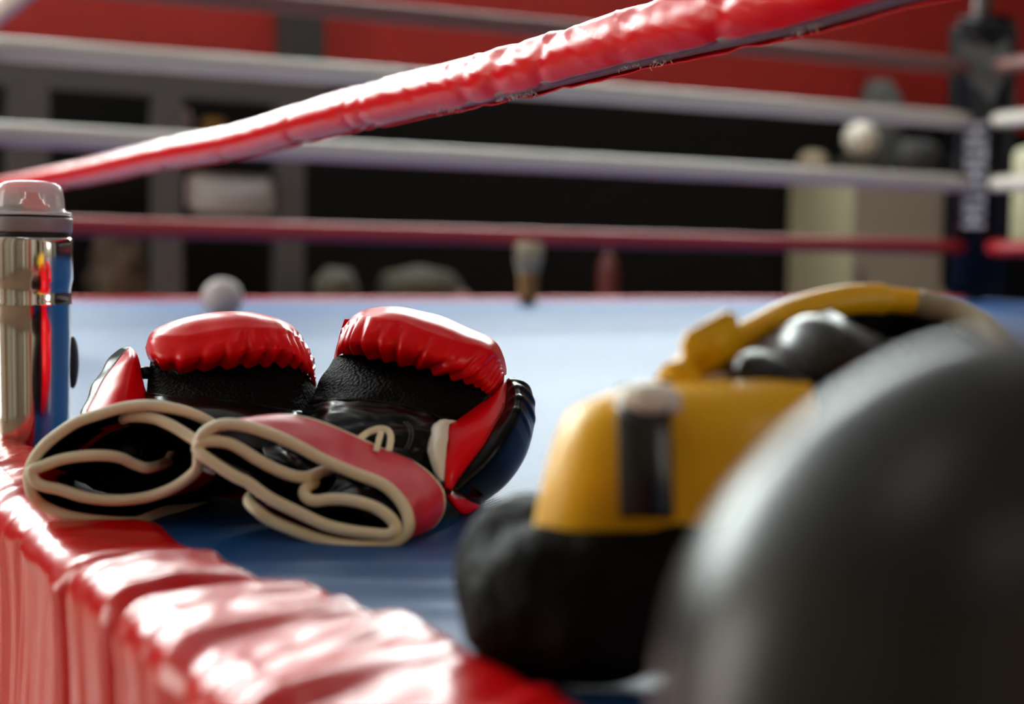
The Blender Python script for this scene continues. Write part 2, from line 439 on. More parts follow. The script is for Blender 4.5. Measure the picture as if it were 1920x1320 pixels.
# padded red rope, near side
NR = thing('padded_ring_rope', 'thick glossy red vinyl padded rope crossing diagonally above the gloves', 'rope', R(SR, TB - 0.1, 0.345))
RR = 0.0225
tlist = [TN + 0.1 + (0.55 - TN) * i / 30 for i in range(30)]
tlist = [TN + 0.1 + (0.60 - TN - 0.1) * i / 40 for i in range(40)] + [0.60 + 0.0032 * i for i in range(420)]
tlist += [tlist[-1] + (TB - 0.1 - tlist[-1]) * ((i + 1) / 260) for i in range(260)]
def on_s(px, py, sv):
    r = RM @ Vector(((px - 960) / FPX, (660 - py) / FPX, -1)); k = (sv - CAMP.dot(BV)) / r.dot(BV)
    return rst(CAMP + r * k)
HK = sorted((q[1], q[2] - Z0) for q in [on_s(a, b, SR) for a, b in ((0, 349), (150, 324), (300, 291), (450, 263), (600, 221), (750, 184), (900, 150), (1050, 111), (1170, 78), (1300, 44), (1500, -5), (1700, -66))])
HC = cr([Vector((a, b, 0)) for a, b in HK], 200)
def rope_c(t):
    if t <= HC[0].x: h = HC[0].y
    elif t >= HC[-1].x: h = HC[-1].y
    else:
        for a, b in zip(HC, HC[1:]):
            if a.x <= t <= b.x: h = a.y + (b.y - a.y) * (t - a.x) / max(1e-6, b.x - a.x); break
    return R(SR, t, h)
PINCH = [(1.02, .010, .07), (1.10, .016, .12), (1.16, .012, .06), (1.40, .012, .09), (1.44, .010, .07), (1.62, .014, .12), (1.9, .012, .10), (2.2, .02, .12), (2.9, .02, .1), (.9, .015, .05), (.78, .012, .08)]
def rope_r(t, th):
    # th: 0 faces the camera side, pi/2 up
    sk = t - 0.045 * math.sin(th)
    d = 0.030 * (1 - .5 * smooth(1.3, 1.8, t)) * fbm(Vector((sk * 30, math.cos(th) * 1.0, math.sin(th) * 1.0)), 2)
    d += 0.13 * (1 - smooth(1.25, 1.5, t)) * max(0, ridge(noise.noise(Vector((sk * 38 + 5, math.cos(th) * .45, math.sin(th) * .45 + 4)))) - 0.70) * smooth(-0.9, 0.4, math.sin(th))
    d += 0.008 * noise.noise(Vector((t * 95, th * 2, 7)))
    for c, w, a in PINCH: d -= a * gs(t + .012 * math.sin(th * 1.3), c, w)
    d += 0.05 * noise.noise(Vector((t * 9, 3.3, 0)))
    return 1 + d
g0 = lambda t: 0.06 + 0.46 * (1 - smooth(0.95, 1.35, t))         # width of the slit below
def add_rope():
    bm = bmesh.new(); rows = []
    nth = 54
    for t in tlist:
        c = rope_c(t); w = g0(t)
        a0 = -math.pi / 2 + w * .95; a1 = a0 + 2 * math.pi - w
        row = []
        for i in range(nth + 1):
            th = a0 + (a1 - a0) * i / nth
            rr = RR * rope_r(t, th)
            e = (i / nth)
            rr *= 1 + 0.12 * smooth(.94, 1, e) + .03 * smooth(.05, 0, e)
            row.append(bm.verts.new(c + (-BV * math.cos(th) + UP * math.sin(th)) * rr))
        rows.append(row)
    grid_faces(bm, rows)
    return bm
link('vinyl_cover', add_rope(), M['rope_vinyl'], NR, solid=0.0012)
bm = bmesh.new(); rows = []
for t in tlist[::2]:
    c = rope_c(t); w = g0(t); a0 = -math.pi / 2 + w * .95; a1 = a0 - w
    rows.append([bm.verts.new(c + (-BV * math.cos(th) + UP * math.sin(th)) * RR * k) for th, k in
                 [(a1 - .25 + (w + .5) * q / 8, .985 if 0 < q < 8 else .90) for q in range(9)] + [(a0 + .4, .5), (a1 - .4, .5)]])
grid_faces(bm, rows, cu=True)
link('foam_core', bm, M['foam'], NR)
bm = bmesh.new()
for (t0, t1, n) in ((1.06, 1.13, 60), (0.86, .93, 30), (1.2, 1.26, 30), (0.70, 0.73, 20)):
    for i in range(n):
        t = random.uniform(t0, t1); th = -math.pi / 2 + random.uniform(0.0, .35)
        p = rope_c(t) + (-BV * math.cos(th) + UP * math.sin(th)) * RR * 1.0
        q = p + Vector((random.gauss(0, .003), random.gauss(0, .003), -abs(random.gauss(0, .0018)) - .0004))
        mid = (p + q) / 2 + Vector((random.gauss(0, .0012), random.gauss(0, .0012), random.gauss(0, .0008)))
        tube([p, mid, q], 0.00028, n=5, ns=4, bm=bm)
link('lint_tufts', bm, M['lint'], NR)['kind'] = 'stuff'

# ------------------------------------------------------------------ corner posts with pads
def corner(s, t, label, printed=False, top=1.40, z0=0.03):
    e = thing('corner_post', label, 'corner post', R(s, t, 0))
    dirv = (R((SR + SE) / 2, (TB + TN) / 2) - R(s, t)); dirv.z = 0
    so = s + (0.12 if s > 3 else -0.12); to = t + (0.12 if t > 2 else -0.12)
    bm = tube([R(so, to, .002), R(so, to, top + .25)], 0.045, n=8, ns=16)
    link('post', bm, M['post_steel'], e)
    # padded column, face turned towards the camera side
    f = (Vector((0, 0, 0)) - R(s, t)); f.z = 0; f.normalize(); sd = Vector((-f.y, f.x, 0)) * -1
    w, d = 0.155, 0.09
    c = R(s, t, 0)
    pad = box(c - sd * w + (-f) * d + UP * z0, sd * 2 * w, f * 2 * d, UP * (top - z0), bev=0.045)
    pd = link('corner_pad', pad, M['pad_vinyl'], e)
    return e, c, f, sd, d
e, c, f, sd, d = corner(SE, TB, 'black padded corner post with grey emblem and vertical lettering at right', True, top=1.37)
face = c + f * (d + 0.002)
PADREF = [o for o in e.children if o.name.startswith('corner_pad')][0]
# emblem: blurred grey shield with horns on the upper part of the pad
bm = bmesh.new()
def plate(bm, pts, m=0.004):
    v0 = [bm.verts.new(face + sd * x + UP * z) for x, z in pts]; v1 = [bm.verts.new(v.co + f * m) for v in v0]
    bm.faces.new(v0); bm.faces.new(v1)
    for i in range(len(v0)): bm.faces.new([v0[i], v0[(i + 1) % len(v0)], v1[(i + 1) % len(v0)], v1[i]])
plate(bm, [(-.11, 1.25), (-.04, 1.20), (0.0, 1.23), (.04, 1.22), (.11, 1.26), (.10, 1.12), (.05, 1.05), (.0, 1.0), (-.045, .93), (-.08, 1.02), (-.125, 1.10)])
link('emblem', bm, M['emblem'], PADREF, smooth=False)
bm = bmesh.new()   # vertical lettering, too blurred to read: a column of turned strokes
z = 0.86
for i in range(5):
    x0, x1 = -0.035, .065
    plate(bm, [(x0, z), (x1, z), (x1, z - .026), (x0, z - .026)])
    plate(bm, [(x0, z - .057), (x1, z - .057), (x1, z - .083), (x0, z - .083)])
    if i % 2 == 0: plate(bm, [(x0 + .04, z - .026), (x0 + .06, z - .026), (x0 + .06, z - .057), (x0 + .04, z - .057)])
    else: plate(bm, [(x0, z - .026), (x0 + .02, z - .026), (x0 + .02, z - .057), (x0, z - .057)])
    z -= 0.104
link('lettering', bm, M['pad_print'], PADREF, smooth=False)
corner(SR, TB, 'black padded corner post just left of the picture')
corner(SR + .0, TN, 'black padded corner post behind the camera')
corner(SE, TN, 'black padded corner post at the ring corner beyond the right edge')

# ------------------------------------------------------------------ things beyond the ring
def at(px, t): return rst(on_t(px, 400, t))[0]
def zt(px, py, t): return on_t(px, py, t).z
# steel rack at left: posts and beam
TR = 8.3
rk = thing('steel_rack', 'grey steel storage rack with uprights and top beam at far left', 'rack', G(at(300, TR), TR, 0))
ztop = zt(300, 140, TR)
for px, w in ((-150, .16), (55, .22), (315, .17), (545, .18)):
    s = at(px, TR); link('upright', rbox(s - w / 2, s + w / 2, TR, TR + .08, 0, ztop - .12), M['frame_grey'], rk, smooth=False)
link('beam', rbox(at(-170, TR), at(612, TR), TR, TR + 0.1, ztop - .12, ztop + .05), M['frame_grey'], rk, smooth=False)
link('shelf', rbox(at(-150, TR), at(545, TR), TR + .02, TR + .45, .78, .82), M['frame_grey'], rk, smooth=False)
link('shelf', rbox(at(100, TR), at(520, TR), TR + .02, TR + .45, zt(300, 248, TR)-.03, zt(300, 248, TR)), M['dark_grey'], rk, smooth=False)
zs = zt(300, 248, TR)
s = at(345, TR); tag(link('ball', blob(G(s, TR + .13, zs + .085), .085, .085, .085), M['pink']), 'small pinkish grey ball on the upper shelf of the steel rack', 'ball')
s = at(410, TR); tag(link('amber_box', rbox(s - .06, s + .06, TR + .06, TR + .16, zs, zs + .11, bev=.01), M['amber']), 'small amber box beside the pinkish ball on the rack shelf', 'box')
a = on_t(352, 325, TR - .06); b = on_t(512, 402, TR - .06); a2 = rst(a); b2 = rst(b)
tag(link('sign_board', rbox(a2[0], b2[0], TR - .07, TR - .04, b2[2], a2[2], bev=.03), M['sign']), 'pale blank sign board hanging on the steel rack under the red rope', 'sign')
tag(link('sack', blob(G(at(235, TR), TR + .22, .82 + .24), .20, .16, .25, 3, .4, flat=-.9), M['brown']), 'dim brown sack slumped on the lower shelf of the steel rack', 'sack')
# bench with olive bags
TBn = 7.6
bn = thing('bench', 'low black bench beyond the far ring edge', 'bench', G(at(760, TBn), TBn, 0))
link('bench_top', rbox(at(590, TBn), at(930, TBn), TBn, TBn + .5, .80, .86, bev=.01), M['dark_grey'], bn, smooth=False)
for px in (600, 915):
    s = at(px, TBn)
    for tt in (.05, .41): link('leg', rbox(s - .03, s + .03, TBn + tt, TBn + tt + .05, 0, .80), M['dark_grey'], bn, smooth=False)
zb = .86
for px, w, hh, l in ((662, .13, .25, 'small olive kit bag on the bench, left of the bigger one'), (822, .25, .26, 'wide olive kit bag on the bench behind the right glove')):
    s = at(px, TBn); tag(link('kit_bag', blob(G(s, TBn + .25, zb + hh / 2), w, .17, hh / 2, px, .15, ez=.8, flat=-.9), M['olive']), l, 'bag')
s = at(878, TBn); tag(link('ball', blob(G(s, TBn + .07, zb + .06), .06, .06, .06), M['dark_red']), 'small dull red ball on the bench beside the wide olive bag', 'ball')
# floor stand items
p = H(417, 4.0, 0); tag(link('ball', blob(p + UP * .056, .057, .057, .057), M['ball_pale']), 'pale grey ball on the canvas behind the left red glove', 'ball')
cp = thing('drink_cup', 'cream topped amber tapered cup standing near the far canvas edge', 'cup', H(990, 5.6, 0))
c0 = H(990, 5.6, 0.001)
link('cup_body', lathe(c0, [(.0, 0), (.034, 0), (.036, .05), (.038, .11), (.042, .125)], 24), M['amber'], cp)
link('cup_top', lathe(c0 + UP * .126, [(.042, 0), (.054, .05), (.058, .09), (.050, .115), (.0, .12)], 24), M['beige'], cp)
s = at(1142, 8.3); tag(link('fire_cylinder', lathe(G(s, 8.3, 0), [(0, 0), (.07, 0), (.075, .05), (.075, 1.1), (.05, 1.2), (.02, 1.22), (.02, 1.32), (0, 1.33)], 24), M['dark_red']), 'tall dark red cylinder by the black wall in mid background', 'cylinder')
# lockers
TL = 8.2
zl = zt(1615, 318, TL)
lk = thing('locker_cabinet', 'tall locker with olive cream side and warm grey door, left of the corner pad', 'cabinet', G(at(1615, TL), TL, 0))
sa, sb = at(1603, TL), at(1800, TL)
def pos(px, t, z): return G(at(px, t), t, z)
link('carcass', rbox(sa + .012, sb, TL + .02, TL + .76, 0, zl), M['locker_grey'], lk, smooth=False)
sp = link('side_panel', rbox(sa, sa + .011, TL + .02, TL + .76, 0, zl), M['locker_cream'], lk, smooth=False); sp['label'] = 'olive cream side'
dr = link('door', rbox(sa + .01, sb - .01, TL, TL + .019, .05, zl - .02, bev=.004), M['locker_grey'], lk, smooth=False)
link('handle', rbox(sa + .05, sa + .065, TL - .03, TL - .001, 1.0, 1.15, bev=.003), M['frame_grey'], dr)
tag(link('pad', blob(pos(1522, TL + .55, zl + .085), .12, .12, .09, 2, .1), M['beige']), 'beige rounded pad lying on the left end of the locker', 'pad')
q = rst(pos(1612, TL + .20, zl)); s = q[0]; tag(link('storage_box', rbox(s - .13, s + .13, TL + .08, TL + .34, zl, zl + .115, bev=.015), M['olive']), 'olive grey box on the locker under the white ball', 'box')
tag(link('ball', blob(pos(1610, TL + .20, zl + .115 + .135), .135, .135, .135), M['ball_white']), 'off white ball resting on the olive box on the locker', 'ball')
tag(link('tall_bag', blob(pos(1645, TL + .62, zl + .40), .19, .12, .40, 5, .25, flat=-.9), M['mid_grey']), 'tall grey bag standing behind the white ball against the red wall', 'bag')
gb = thing('gym_bag', 'black gym bag with grey round patch on the right of the locker', 'bag', pos(1712, TL + .2, zl))
link('bag_body', blob(pos(1716, TL + .22, zl + .14), .20, .14, .14, 8, .12, ez=.7, flat=-.95), M['dark_grey'], gb)
link('patch', blob(pos(1704, TL + .075, zl + .17), .07, .02, .07), M['mid_grey'], gb)
# hanging bag at right edge
TH = 7.2
s = at(1950, TH); z1, z0_ = zt(1940, 278, TH), zt(1940, 478, TH)
hb = thing('punching_bag', 'olive cream punching bag hanging at the right edge past the pad', 'punching bag', G(s, TH, z0_))
link('bag_body', lathe(G(s, TH, z0_), [(0, 0), (.12, .0), (.19, .03), (.2, .08), (.2, z1 - z0_ - .05), (.17, z1 - z0_), (0, z1 - z0_ + .01)], 32), M['locker_cream'], hb)
link('chain', tube([G(s, TH, z1), G(s, TH, ZC)], .012, n=6, ns=8), M['frame_grey'], hb)

# ------------------------------------------------------------------ steel bottle
BY = 1.28
bt = thing('drink_bottle', 'brushed steel drink bottle with clear domed cap at the left edge', 'bottle', H(60, BY, 0))
bc = H(60, BY, 0.0)
def P(prof): return [(r / 2083, max(0.0, (858 - y)) / 2083) for r, y in prof]
link('steel_body', lathe(bc, P([(0, 858), (62, 858), (66, 855), (69, 848), (70, 780), (72, 640), (72.5, 584), (74.5, 580), (72.5, 576), (72, 552), (73.5, 546), (74, 542), (76, 535), (76.5, 470), (75.5, 459), (73, 456), (0, 456)]), 96), M['steel'], bt)
link('gasket', lathe(bc, P([(70, 457), (73, 456.5), (73, 448), (70, 447.5)]), 64), M['black_rubber'], bt)
link('collar', lathe(bc, P([(66, 448), (74, 447.5), (75.5, 444), (76, 424), (75, 420), (66, 419.5)]), 64), M['grey_plastic'], bt)
link('gasket', lathe(bc, P([(60, 419), (72, 418.8), (72, 416), (60, 415.8)]), 64), M['black_rubber'], bt)
dome = link('dome_cap', lathe(bc, P([(72, 415.5), (74.5, 415), (75, 411), (74, 409.5), (64, 408), (62, 400), (60, 380), (58, 368), (54, 360), (46, 355), (30, 352), (0, 351)]), 64), M['clear'], bt)
spout = link('spout', lathe(bc + Vector((0.002, 0, 0)), P([(0, 409), (31, 409), (31, 396), (22, 394), (20, 386), (14, 384), (13, 373), (0, 372)]), 40), M['spout_red'], bt)
link('spout_lever', box(bc + Vector((-.021, -.022, .2155)), Vector((.018, 0, 0)), Vector((0, .012, 0)), UP * .006, bev=.001), M['dark_grey'], spout)
link('side_clip', blob(bc + Vector((.0325, .016, .0795)), .0042, .012, .024), M['black_rubber'], bt)

# ------------------------------------------------------------------ boxing gloves
def C3(l): return [W(*p) for p in l]
def pleat(seed, cuts):
    """gathers: soft grooves rising from the lip, cuts = (u, reach, depth, width, skew)"""
    def f(u, v):
        d = 0
        for (c, vi, a, w, sk) in cuts:
            x = u - c - 1.6 * sk * v
            vi = vi * .55; fade = 1 - smooth(vi * .3, vi, v)
            d -= a * .85 * fade * (gs(x, 0, w) - .55 * gs(x, w * 2.1, w * 1.1))
        d += .0010 * gs(v, .095, .007) * smooth(.03, .12, u) * smooth(.99, .9, u)
        d += .0010 * noise.noise(Vector((u * 7, v * 9, seed)))
        return d * smooth(0, .03, u) * smooth(1, .97, u)
    return f
CUTS_L = [(.10, .12, .0018, .018, .5), (.20, .14, .0022, .020, .5), (.31, .15, .0024, .018, .4), (.41, .17, .0030, .016, .25), (.50, .20, .0034, .015, .1), (.575, .17, .0026, .012, 0),
          (.64, .22, .0038, .014, -.05), (.70, .20, .0030, .010, -.1), (.755, .26, .0032, .010, -.15), (.805, .35, .0026, .008, -.2), (.85, .40, .0026, .007, -.2), (.89, .5, .0022, .006, -.15), (.925, .5, .002, .005, -.1), (.955, .5, .0016, .004, 0)]
CUTS_R = [(.06, .35, .0016, .006, 0), (.10, .30, .0022, .008, .1), (.155, .24, .0026, .010, .1), (.23, .19, .0034, .014, .05), (.31, .20, .0040, .018, .0), (.40, .18, .0030, .013, -.0), (.47, .19, .0038, .016, .0),
          (.56, .19, .0034, .012, .2), (.63, .18, .0042, .017, .5), (.72, .19, .0040, .015, .6), (.79, .2, .0030, .012, .6), (.845, .25, .0024, .008, .5), (.89, .3, .0022, .006, .4), (.93, .35, .0018, .005, .3), (.96, .35, .0014, .004, .2)]

def make_glove(kind):
    if kind == 'left':
        g = thing('boxing_glove', 'red and black boxing glove on the left, cuff open over the red apron edge', 'boxing glove', H(330, 1.02, 0), 'pair of red and black boxing gloves')
        lip = [(279, 674, 1.085), (296, 689, 1.07), (338, 698, 1.058), (380, 695, 1.053), (426, 690, 1.05), (505, 686, 1.05), (546, 688, 1.055), (568, 696, 1.067), (584, 714, 1.085), (592, 732, 1.10)]
        c1 = [(276, 667, 1.08), (291, 676, 1.055), (337, 680, 1.04), (380, 676, 1.036), (426, 668, 1.033), (505, 658, 1.033), (548, 662, 1.042), (573, 682, 1.058), (587, 704, 1.08), (592.5, 728, 1.10)]
        c2 = [(274, 660, 1.08), (287, 659, 1.055), (335, 657, 1.042), (378, 649, 1.038), (426, 636, 1.036), (490, 622, 1.04), (532, 627, 1.048), (566, 652, 1.065), (583, 684, 1.083), (593, 724, 1.10)]
        c3 = [(273, 654, 1.085), (285, 632, 1.07), (330, 611, 1.065), (376, 599, 1.062), (426, 592, 1.06), (484, 593, 1.062), (530, 605, 1.067), (564, 638, 1.08), (583, 674, 1.09), (593, 721, 1.10)]
        c4 = [(273, 651, 1.10), (286, 623, 1.11), (322, 603, 1.11), (374, 590, 1.11), (426, 585, 1.11), (478, 588, 1.11), (520, 599, 1.11), (550, 615, 1.11), (569, 638, 1.11), (584, 672, 1.11), (593, 718, 1.105)]
        xl, xr = 276, 586
    else:
        g = thing('boxing_glove', 'red and black boxing glove on the right with black thumb and red wrist strap', 'boxing glove', H(760, 1.0, 0), 'pair of red and black boxing gloves')
        lip = [(626, 674, 1.10), (641, 664, 1.078), (669, 665, 1.062), (703, 672, 1.055), (742, 682, 1.05), (781, 690, 1.048), (820, 702, 1.045), (859, 714, 1.045), (898, 728, 1.05), (921, 746, 1.065)]
        c1 = [(626, 670, 1.10), (641, 650, 1.07), (669, 645, 1.048), (703, 648, 1.038), (742, 656, 1.034), (781, 664, 1.03), (820, 677, 1.028), (859, 690, 1.03), (905, 706, 1.04), (932, 738, 1.065)]
        c2 = [(627, 667, 1.10), (642, 636, 1.075), (672, 615, 1.055), (703, 612, 1.045), (742, 618, 1.04), (781, 627, 1.036), (826, 640, 1.035), (867, 652, 1.038), (915, 668, 1.048), (944, 720, 1.07)]
        c3 = [(628, 665, 1.10), (643, 624, 1.085), (674, 593, 1.075), (703, 588, 1.065), (742, 587, 1.06), (781, 594, 1.058), (830, 609, 1.056), (872, 626, 1.058), (925, 650, 1.065), (946, 705, 1.08)]
        c4 = [(627, 665, 1.105), (636, 638, 1.11), (648, 609, 1.11), (669, 589, 1.11), (695, 578, 1.11), (729, 575, 1.11), (768, 578, 1.11), (820, 591, 1.11), (872, 611, 1.11), (911, 630, 1.11), (932, 647, 1.11), (945, 672, 1.11), (949, 700, 1.10)]
        xl, xr = 632, 942
    cs = [C3(c) for c in (lip, c1, c2, c3, c4)]
    mid = (xl + xr) / 2; hw = (xr - xl) / 2
    for (Y, h, k, dip) in ((1.145, .125, .90, .012), (1.17, .085, .93, .012), (1.175, .045, .92, .0), (1.15, .012, .86, -.008), (1.10, .004, .84, -.004), (1.03, .004, .80, -.004), (.985, .010, .76, -.004)):
        tilt = -0.018 if kind == 'right' else -0.004
        cs.append([H(mid + hw * k * x, Y - .03 * x * x * (1 if Y > 1.12 else 0), max(.002, h - dip * x * x + tilt * x * (h > .03))) for x in (-1, -.8, -.5, 0, .5, .8, 1)])
    seed = 1.0 if kind == 'left' else 7.3
    link('fist_padding', loft(cs, 300, 150, pleat(seed, CUTS_L if kind == 'left' else CUTS_R)), M['red_leather'], g)
    return g, lip, xl, xr

def capped(rows):
    def ring(r, k, dy):
        c = sum(r[:-1], Vector()) / (len(r) - 1)
        return [c + (p - c) * k + Vector((0, dy, 0)) for p in r]
    return [ring(rows[0], .02, .004), ring(rows[0], .6, .002)] + rows + [ring(rows[-1], .6, 0), ring(rows[-1], .02, 0)]
# ---- left glove
GL, lipL, _, _ = make_glove('left')
m0 = [(284, 676, 1.085), (300, 684, 1.075), (338, 694, 1.066), (426, 686, 1.06), (505, 682, 1.058), (546, 684, 1.062), (566, 692, 1.072), (591, 730, 1.10)]
m1 = [(280, 706, 1.07), (300, 716, 1.055), (338, 720, 1.045), (426, 716, 1.04), (505, 716, 1.04), (546, 722, 1.045), (574, 732, 1.06), (592, 738, 1.085)]
m2 = [(275, 738, 1.05), (300, 741, 1.038), (338, 745, 1.028), (426, 752, 1.02), (500, 762, 1.02), (540, 770, 1.025), (560, 774, 1.035), (572, 776, 1.045)]
link('palm_mesh', loft([C3(m0), C3(m1), C3(m2)], 60, 24, lambda u, v: .0012 * noise.noise(Vector((u * 4, v * 3, 1)))), M['mesh'], GL, solid=.002)
p1 = [(273, 752, 1.04), (300, 770, 1.01), (338, 775, .995), (426, 782, .985), (500, 790, .985), (540, 796, .99), (560, 796, 1.0), (576, 794, 1.03)]
p2 = [(268, 790, 1.0), (300, 815, .985), (338, 830, .97), (426, 845, .96), (500, 845, .96), (540, 840, .965), (560, 835, .98), (585, 830, 1.02)]
link('palm_leather', loft([C3(m2), C3(p1), C3(p2)], 50, 20, lambda u, v: .0018 * noise.noise(Vector((u * 6, v * 4, 5)))), M['black_leather'], GL, solid=.002)
link('seam_piping', tube(C3([(x, y + 1, Y - .002) for x, y, Y in m2]), .0013, n=60, ns=8), M['black_leather'], GL)
# thumb
apex = (244, 651, 1.09)
seam = [apex, (232, 664, 1.078), (219, 680, 1.07), (201, 703, 1.06), (188, 725, 1.05), (176, 749, 1.04), (164, 771, 1.03), (158, 800, 1.01)]
midc = [apex, (246, 670, 1.062), (241, 690, 1.05), (236, 710, 1.04), (230, 728, 1.03), (226, 750, 1.02), (220, 775, 1.01), (215, 805, 1.0)]
rgt = [apex, (255, 662, 1.08), (261, 680, 1.072), (264, 696, 1.066), (267, 713, 1.06), (272, 731, 1.055), (280, 750, 1.05), (290, 775, 1.04)]
link('thumb_panel', loft([C3(seam), C3(midc), C3(rgt)], 40, 20), M['red_leather'], GL, solid=.001)
outl = [(240, 650, 1.10), (226, 653, 1.10), (213, 664, 1.10), (198, 686, 1.09), (183, 710, 1.08), (169, 739, 1.065), (158, 770, 1.05), (148, 800, 1.02)]
bk = [(246, 655, 1.11), (245, 668, 1.12), (240, 685, 1.12), (236, 705, 1.12), (232, 725, 1.11), (228, 748, 1.10), (224, 772, 1.08), (220, 800, 1.05)]
link('thumb_shell', loft([C3(seam), C3(outl), C3(bk), C3(rgt)], 60, 36, lambda u, v: .0007 * math.sin(u * 24) * math.sin(math.pi * min(1, v * 2)) * (1 - smooth(.5, .7, v))), M['black_leather'], GL, solid=.001)
link('thumb_tie', tube(C3([(262, 700, 1.075), (272, 699, 1.07), (286, 700, 1.075)]), .0048, n=10, ns=12), M['black_leather'], GL)

# cuff of the left glove: two leather flaps with cream binding
def ribbon(front, dy, m, name, parent, dz=0.0, pinch=1.0, solid=.002, off=0.0, dx=0.0, hs=.80):
    """leather sheet running back from a binding curve"""
    a = C3(front)
    b = [p + Vector((dx, dy * .5, dz * .5)) for p in a]; c = [p + Vector((dx * 2, dy, dz)) for p in a]
    for q, k in ((b, (1 + hs) / 2), (c, hs)):
        for p in q: p.z = Z0 + max(.002, (p.z - Z0) * k)
    cen = sum(c, Vector()) / len(c)
    c = [cen + (p - cen) * pinch for p in c]
    return link(name, loft([[p + Vector((0, .001 + off, 0)) for p in a], b, c], max(40, len(a) * 5), 10), m, parent, solid=solid)
PR = .0038
L1 = [(400, 797, .965), (390, 790, .955), (372, 781, .95), (342, 770, .945), (301, 762, .94), (270, 760, .94), (228, 765, .94), (186, 777, .94), (145, 791, .94), (109, 814, .94), (82, 837, .94), (64, 861, .94), (56, 882, .94), (54, 902, .94), (61, 927, .94), (78, 946, .945), (109, 961, .945), (147, 971, .945), (197, 977, .945), (228, 979, .945), (259, 978, .95), (280, 970, .96), (311, 959, .98), (342, 955, 1.0), (384, 950, 1.03)]
L2 = [(232, 786, .965), (240, 782, .95), (259, 781, .945), (290, 785, .94), (322, 798, .935), (353, 817, .93), (370, 830, .925), (372, 845, .92), (372, 860, .92), (370, 878, .92), (353, 896, .925), (322, 916, .93), (280, 931, .935), (238, 937, .935), (197, 937, .935), (155, 931, .935), (113, 918, .935), (84, 912, .935), (68, 904, .935), (60, 890, .935), (62, 880, .935), (82, 873, .935), (113, 862, .935), (155, 855, .935), (197, 854, .935), (228, 859, .94), (249, 869, .945), (274, 877, .95), (297, 873, .97), (315, 866, 1.0)]
link('cuff_binding', tube(C3(L1), PR, n=160, ns=14), M['cream'], GL)
link('cuff_binding', tube(C3(L2), PR, n=200, ns=14), M['cream'], GL)
o = ribbon(L1, .075, M['lining'], 'cuff_lining', GL, dz=.004, pinch=.93)
rl = [p for p in L2[8:22]]
ribbon(rl, .05, M['red_leather'], 'cuff_flap', GL, dz=-.006, off=.0)
ribbon(L2[:9], .06, M['lining'], 'inner_flap', GL, dz=-.006)
ribbon(L2[20:], .06, M['black_leather'], 'inner_flap', GL, dz=.002)
# folded inner tongue: black leather with red and cream edge, small label
t0 = [(146, 858, .99), (170, 838, 1.0), (200, 816, 1.0), (225, 806, 1.0), (252, 797, 1.0)]
t1 = [(150, 868, .98), (180, 845, .985), (210, 832, .985), (240, 828, .985), (268, 822, .99)]
t2 = [(160, 880, .975), (200, 866, .975), (240, 862, .98), (280, 862, .985), (318, 850, 1.0)]
tongue = link('inner_tongue', loft([C3(t0), C3(t1), C3(t2)], 40, 14), M['black_leather'], GL, solid=.002)
link('tongue_binding', tube(C3(t0), .0011, n=30, ns=8), M['cream'], tongue)
link('tongue_edge', tube(C3([(144, 853, .997), (164, 835, 1.004), (190, 816, 1.004), (215, 806, 1.004)]), .0018, n=30, ns=8), M['red_leather'], GL)
link('stitching', tube(C3([(276, 824, .982), (268, 840, .976), (262, 856, .974)]), .0007, n=20, ns=6), M['black_rubber'], GL)
lb = C3([(306, 862, .99), (315, 846, .99), (328, 846, .995), (322, 862, .995)])
bm = bmesh.new(); bm.faces.new([bm.verts.new(p) for p in lb]); link('care_label', bm, M['cream'], GL, solid=.0006)
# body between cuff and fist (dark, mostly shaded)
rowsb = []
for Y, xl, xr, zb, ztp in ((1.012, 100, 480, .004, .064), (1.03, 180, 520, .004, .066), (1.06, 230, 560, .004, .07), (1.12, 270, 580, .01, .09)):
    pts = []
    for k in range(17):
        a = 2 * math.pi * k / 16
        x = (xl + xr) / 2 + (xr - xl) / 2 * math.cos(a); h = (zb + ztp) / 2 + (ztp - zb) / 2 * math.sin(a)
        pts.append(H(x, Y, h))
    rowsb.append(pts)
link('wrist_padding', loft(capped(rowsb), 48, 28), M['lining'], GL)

# ---- right glove
GR, lipR, _, _ = make_glove('right')
m0 = [(627, 674, 1.102), (642, 668, 1.083), (669, 667, 1.07), (703, 672, 1.064), (742, 680, 1.06), (781, 688, 1.058), (820, 699, 1.056), (859, 711, 1.056), (898, 725, 1.06), (919, 745, 1.07)]
m1 = [(607, 704, 1.085), (626, 704, 1.065), (655, 703, 1.05), (692, 705, 1.042), (735, 710, 1.038), (776, 717, 1.035), (815, 728, 1.033), (852, 740, 1.033), (885, 752, 1.038), (905, 758, 1.05)]
m15 = [(595, 730, 1.07), (618, 728, 1.05), (655, 726, 1.032), (692, 728, 1.024), (735, 732, 1.02), (776, 741, 1.016), (812, 752, 1.015), (845, 764, 1.017), (872, 772, 1.025), (888, 768, 1.035)]
m2 = [(580, 757, 1.05), (612, 752, 1.03), (640, 750, 1.02), (680, 751, 1.013), (720, 755, 1.01), (760, 762, 1.006), (790, 770, 1.004), (815, 779, 1.005), (838, 788, 1.01), (856, 790, 1.02)]
link('palm_mesh', loft([C3(m0), C3(m1), C3(m15), C3(m2)], 70, 30, lambda u, v: .0014 * noise.noise(Vector((u * 5, v * 3, 11)))), M['mesh'], GR, solid=.002)
link('seam_piping', tube(C3([(x, y, Y - .002) for x, y, Y in m2]), .0012, n=60, ns=8), M['black_leather'], GR)
p1 = [(562, 776, 1.04), (605, 772, 1.0), (640, 774, .99), (680, 778, .985), (720, 786, .982), (760, 796, .98), (790, 806, .978), (810, 812, .98), (822, 812, .99), (834, 806, 1.0)]
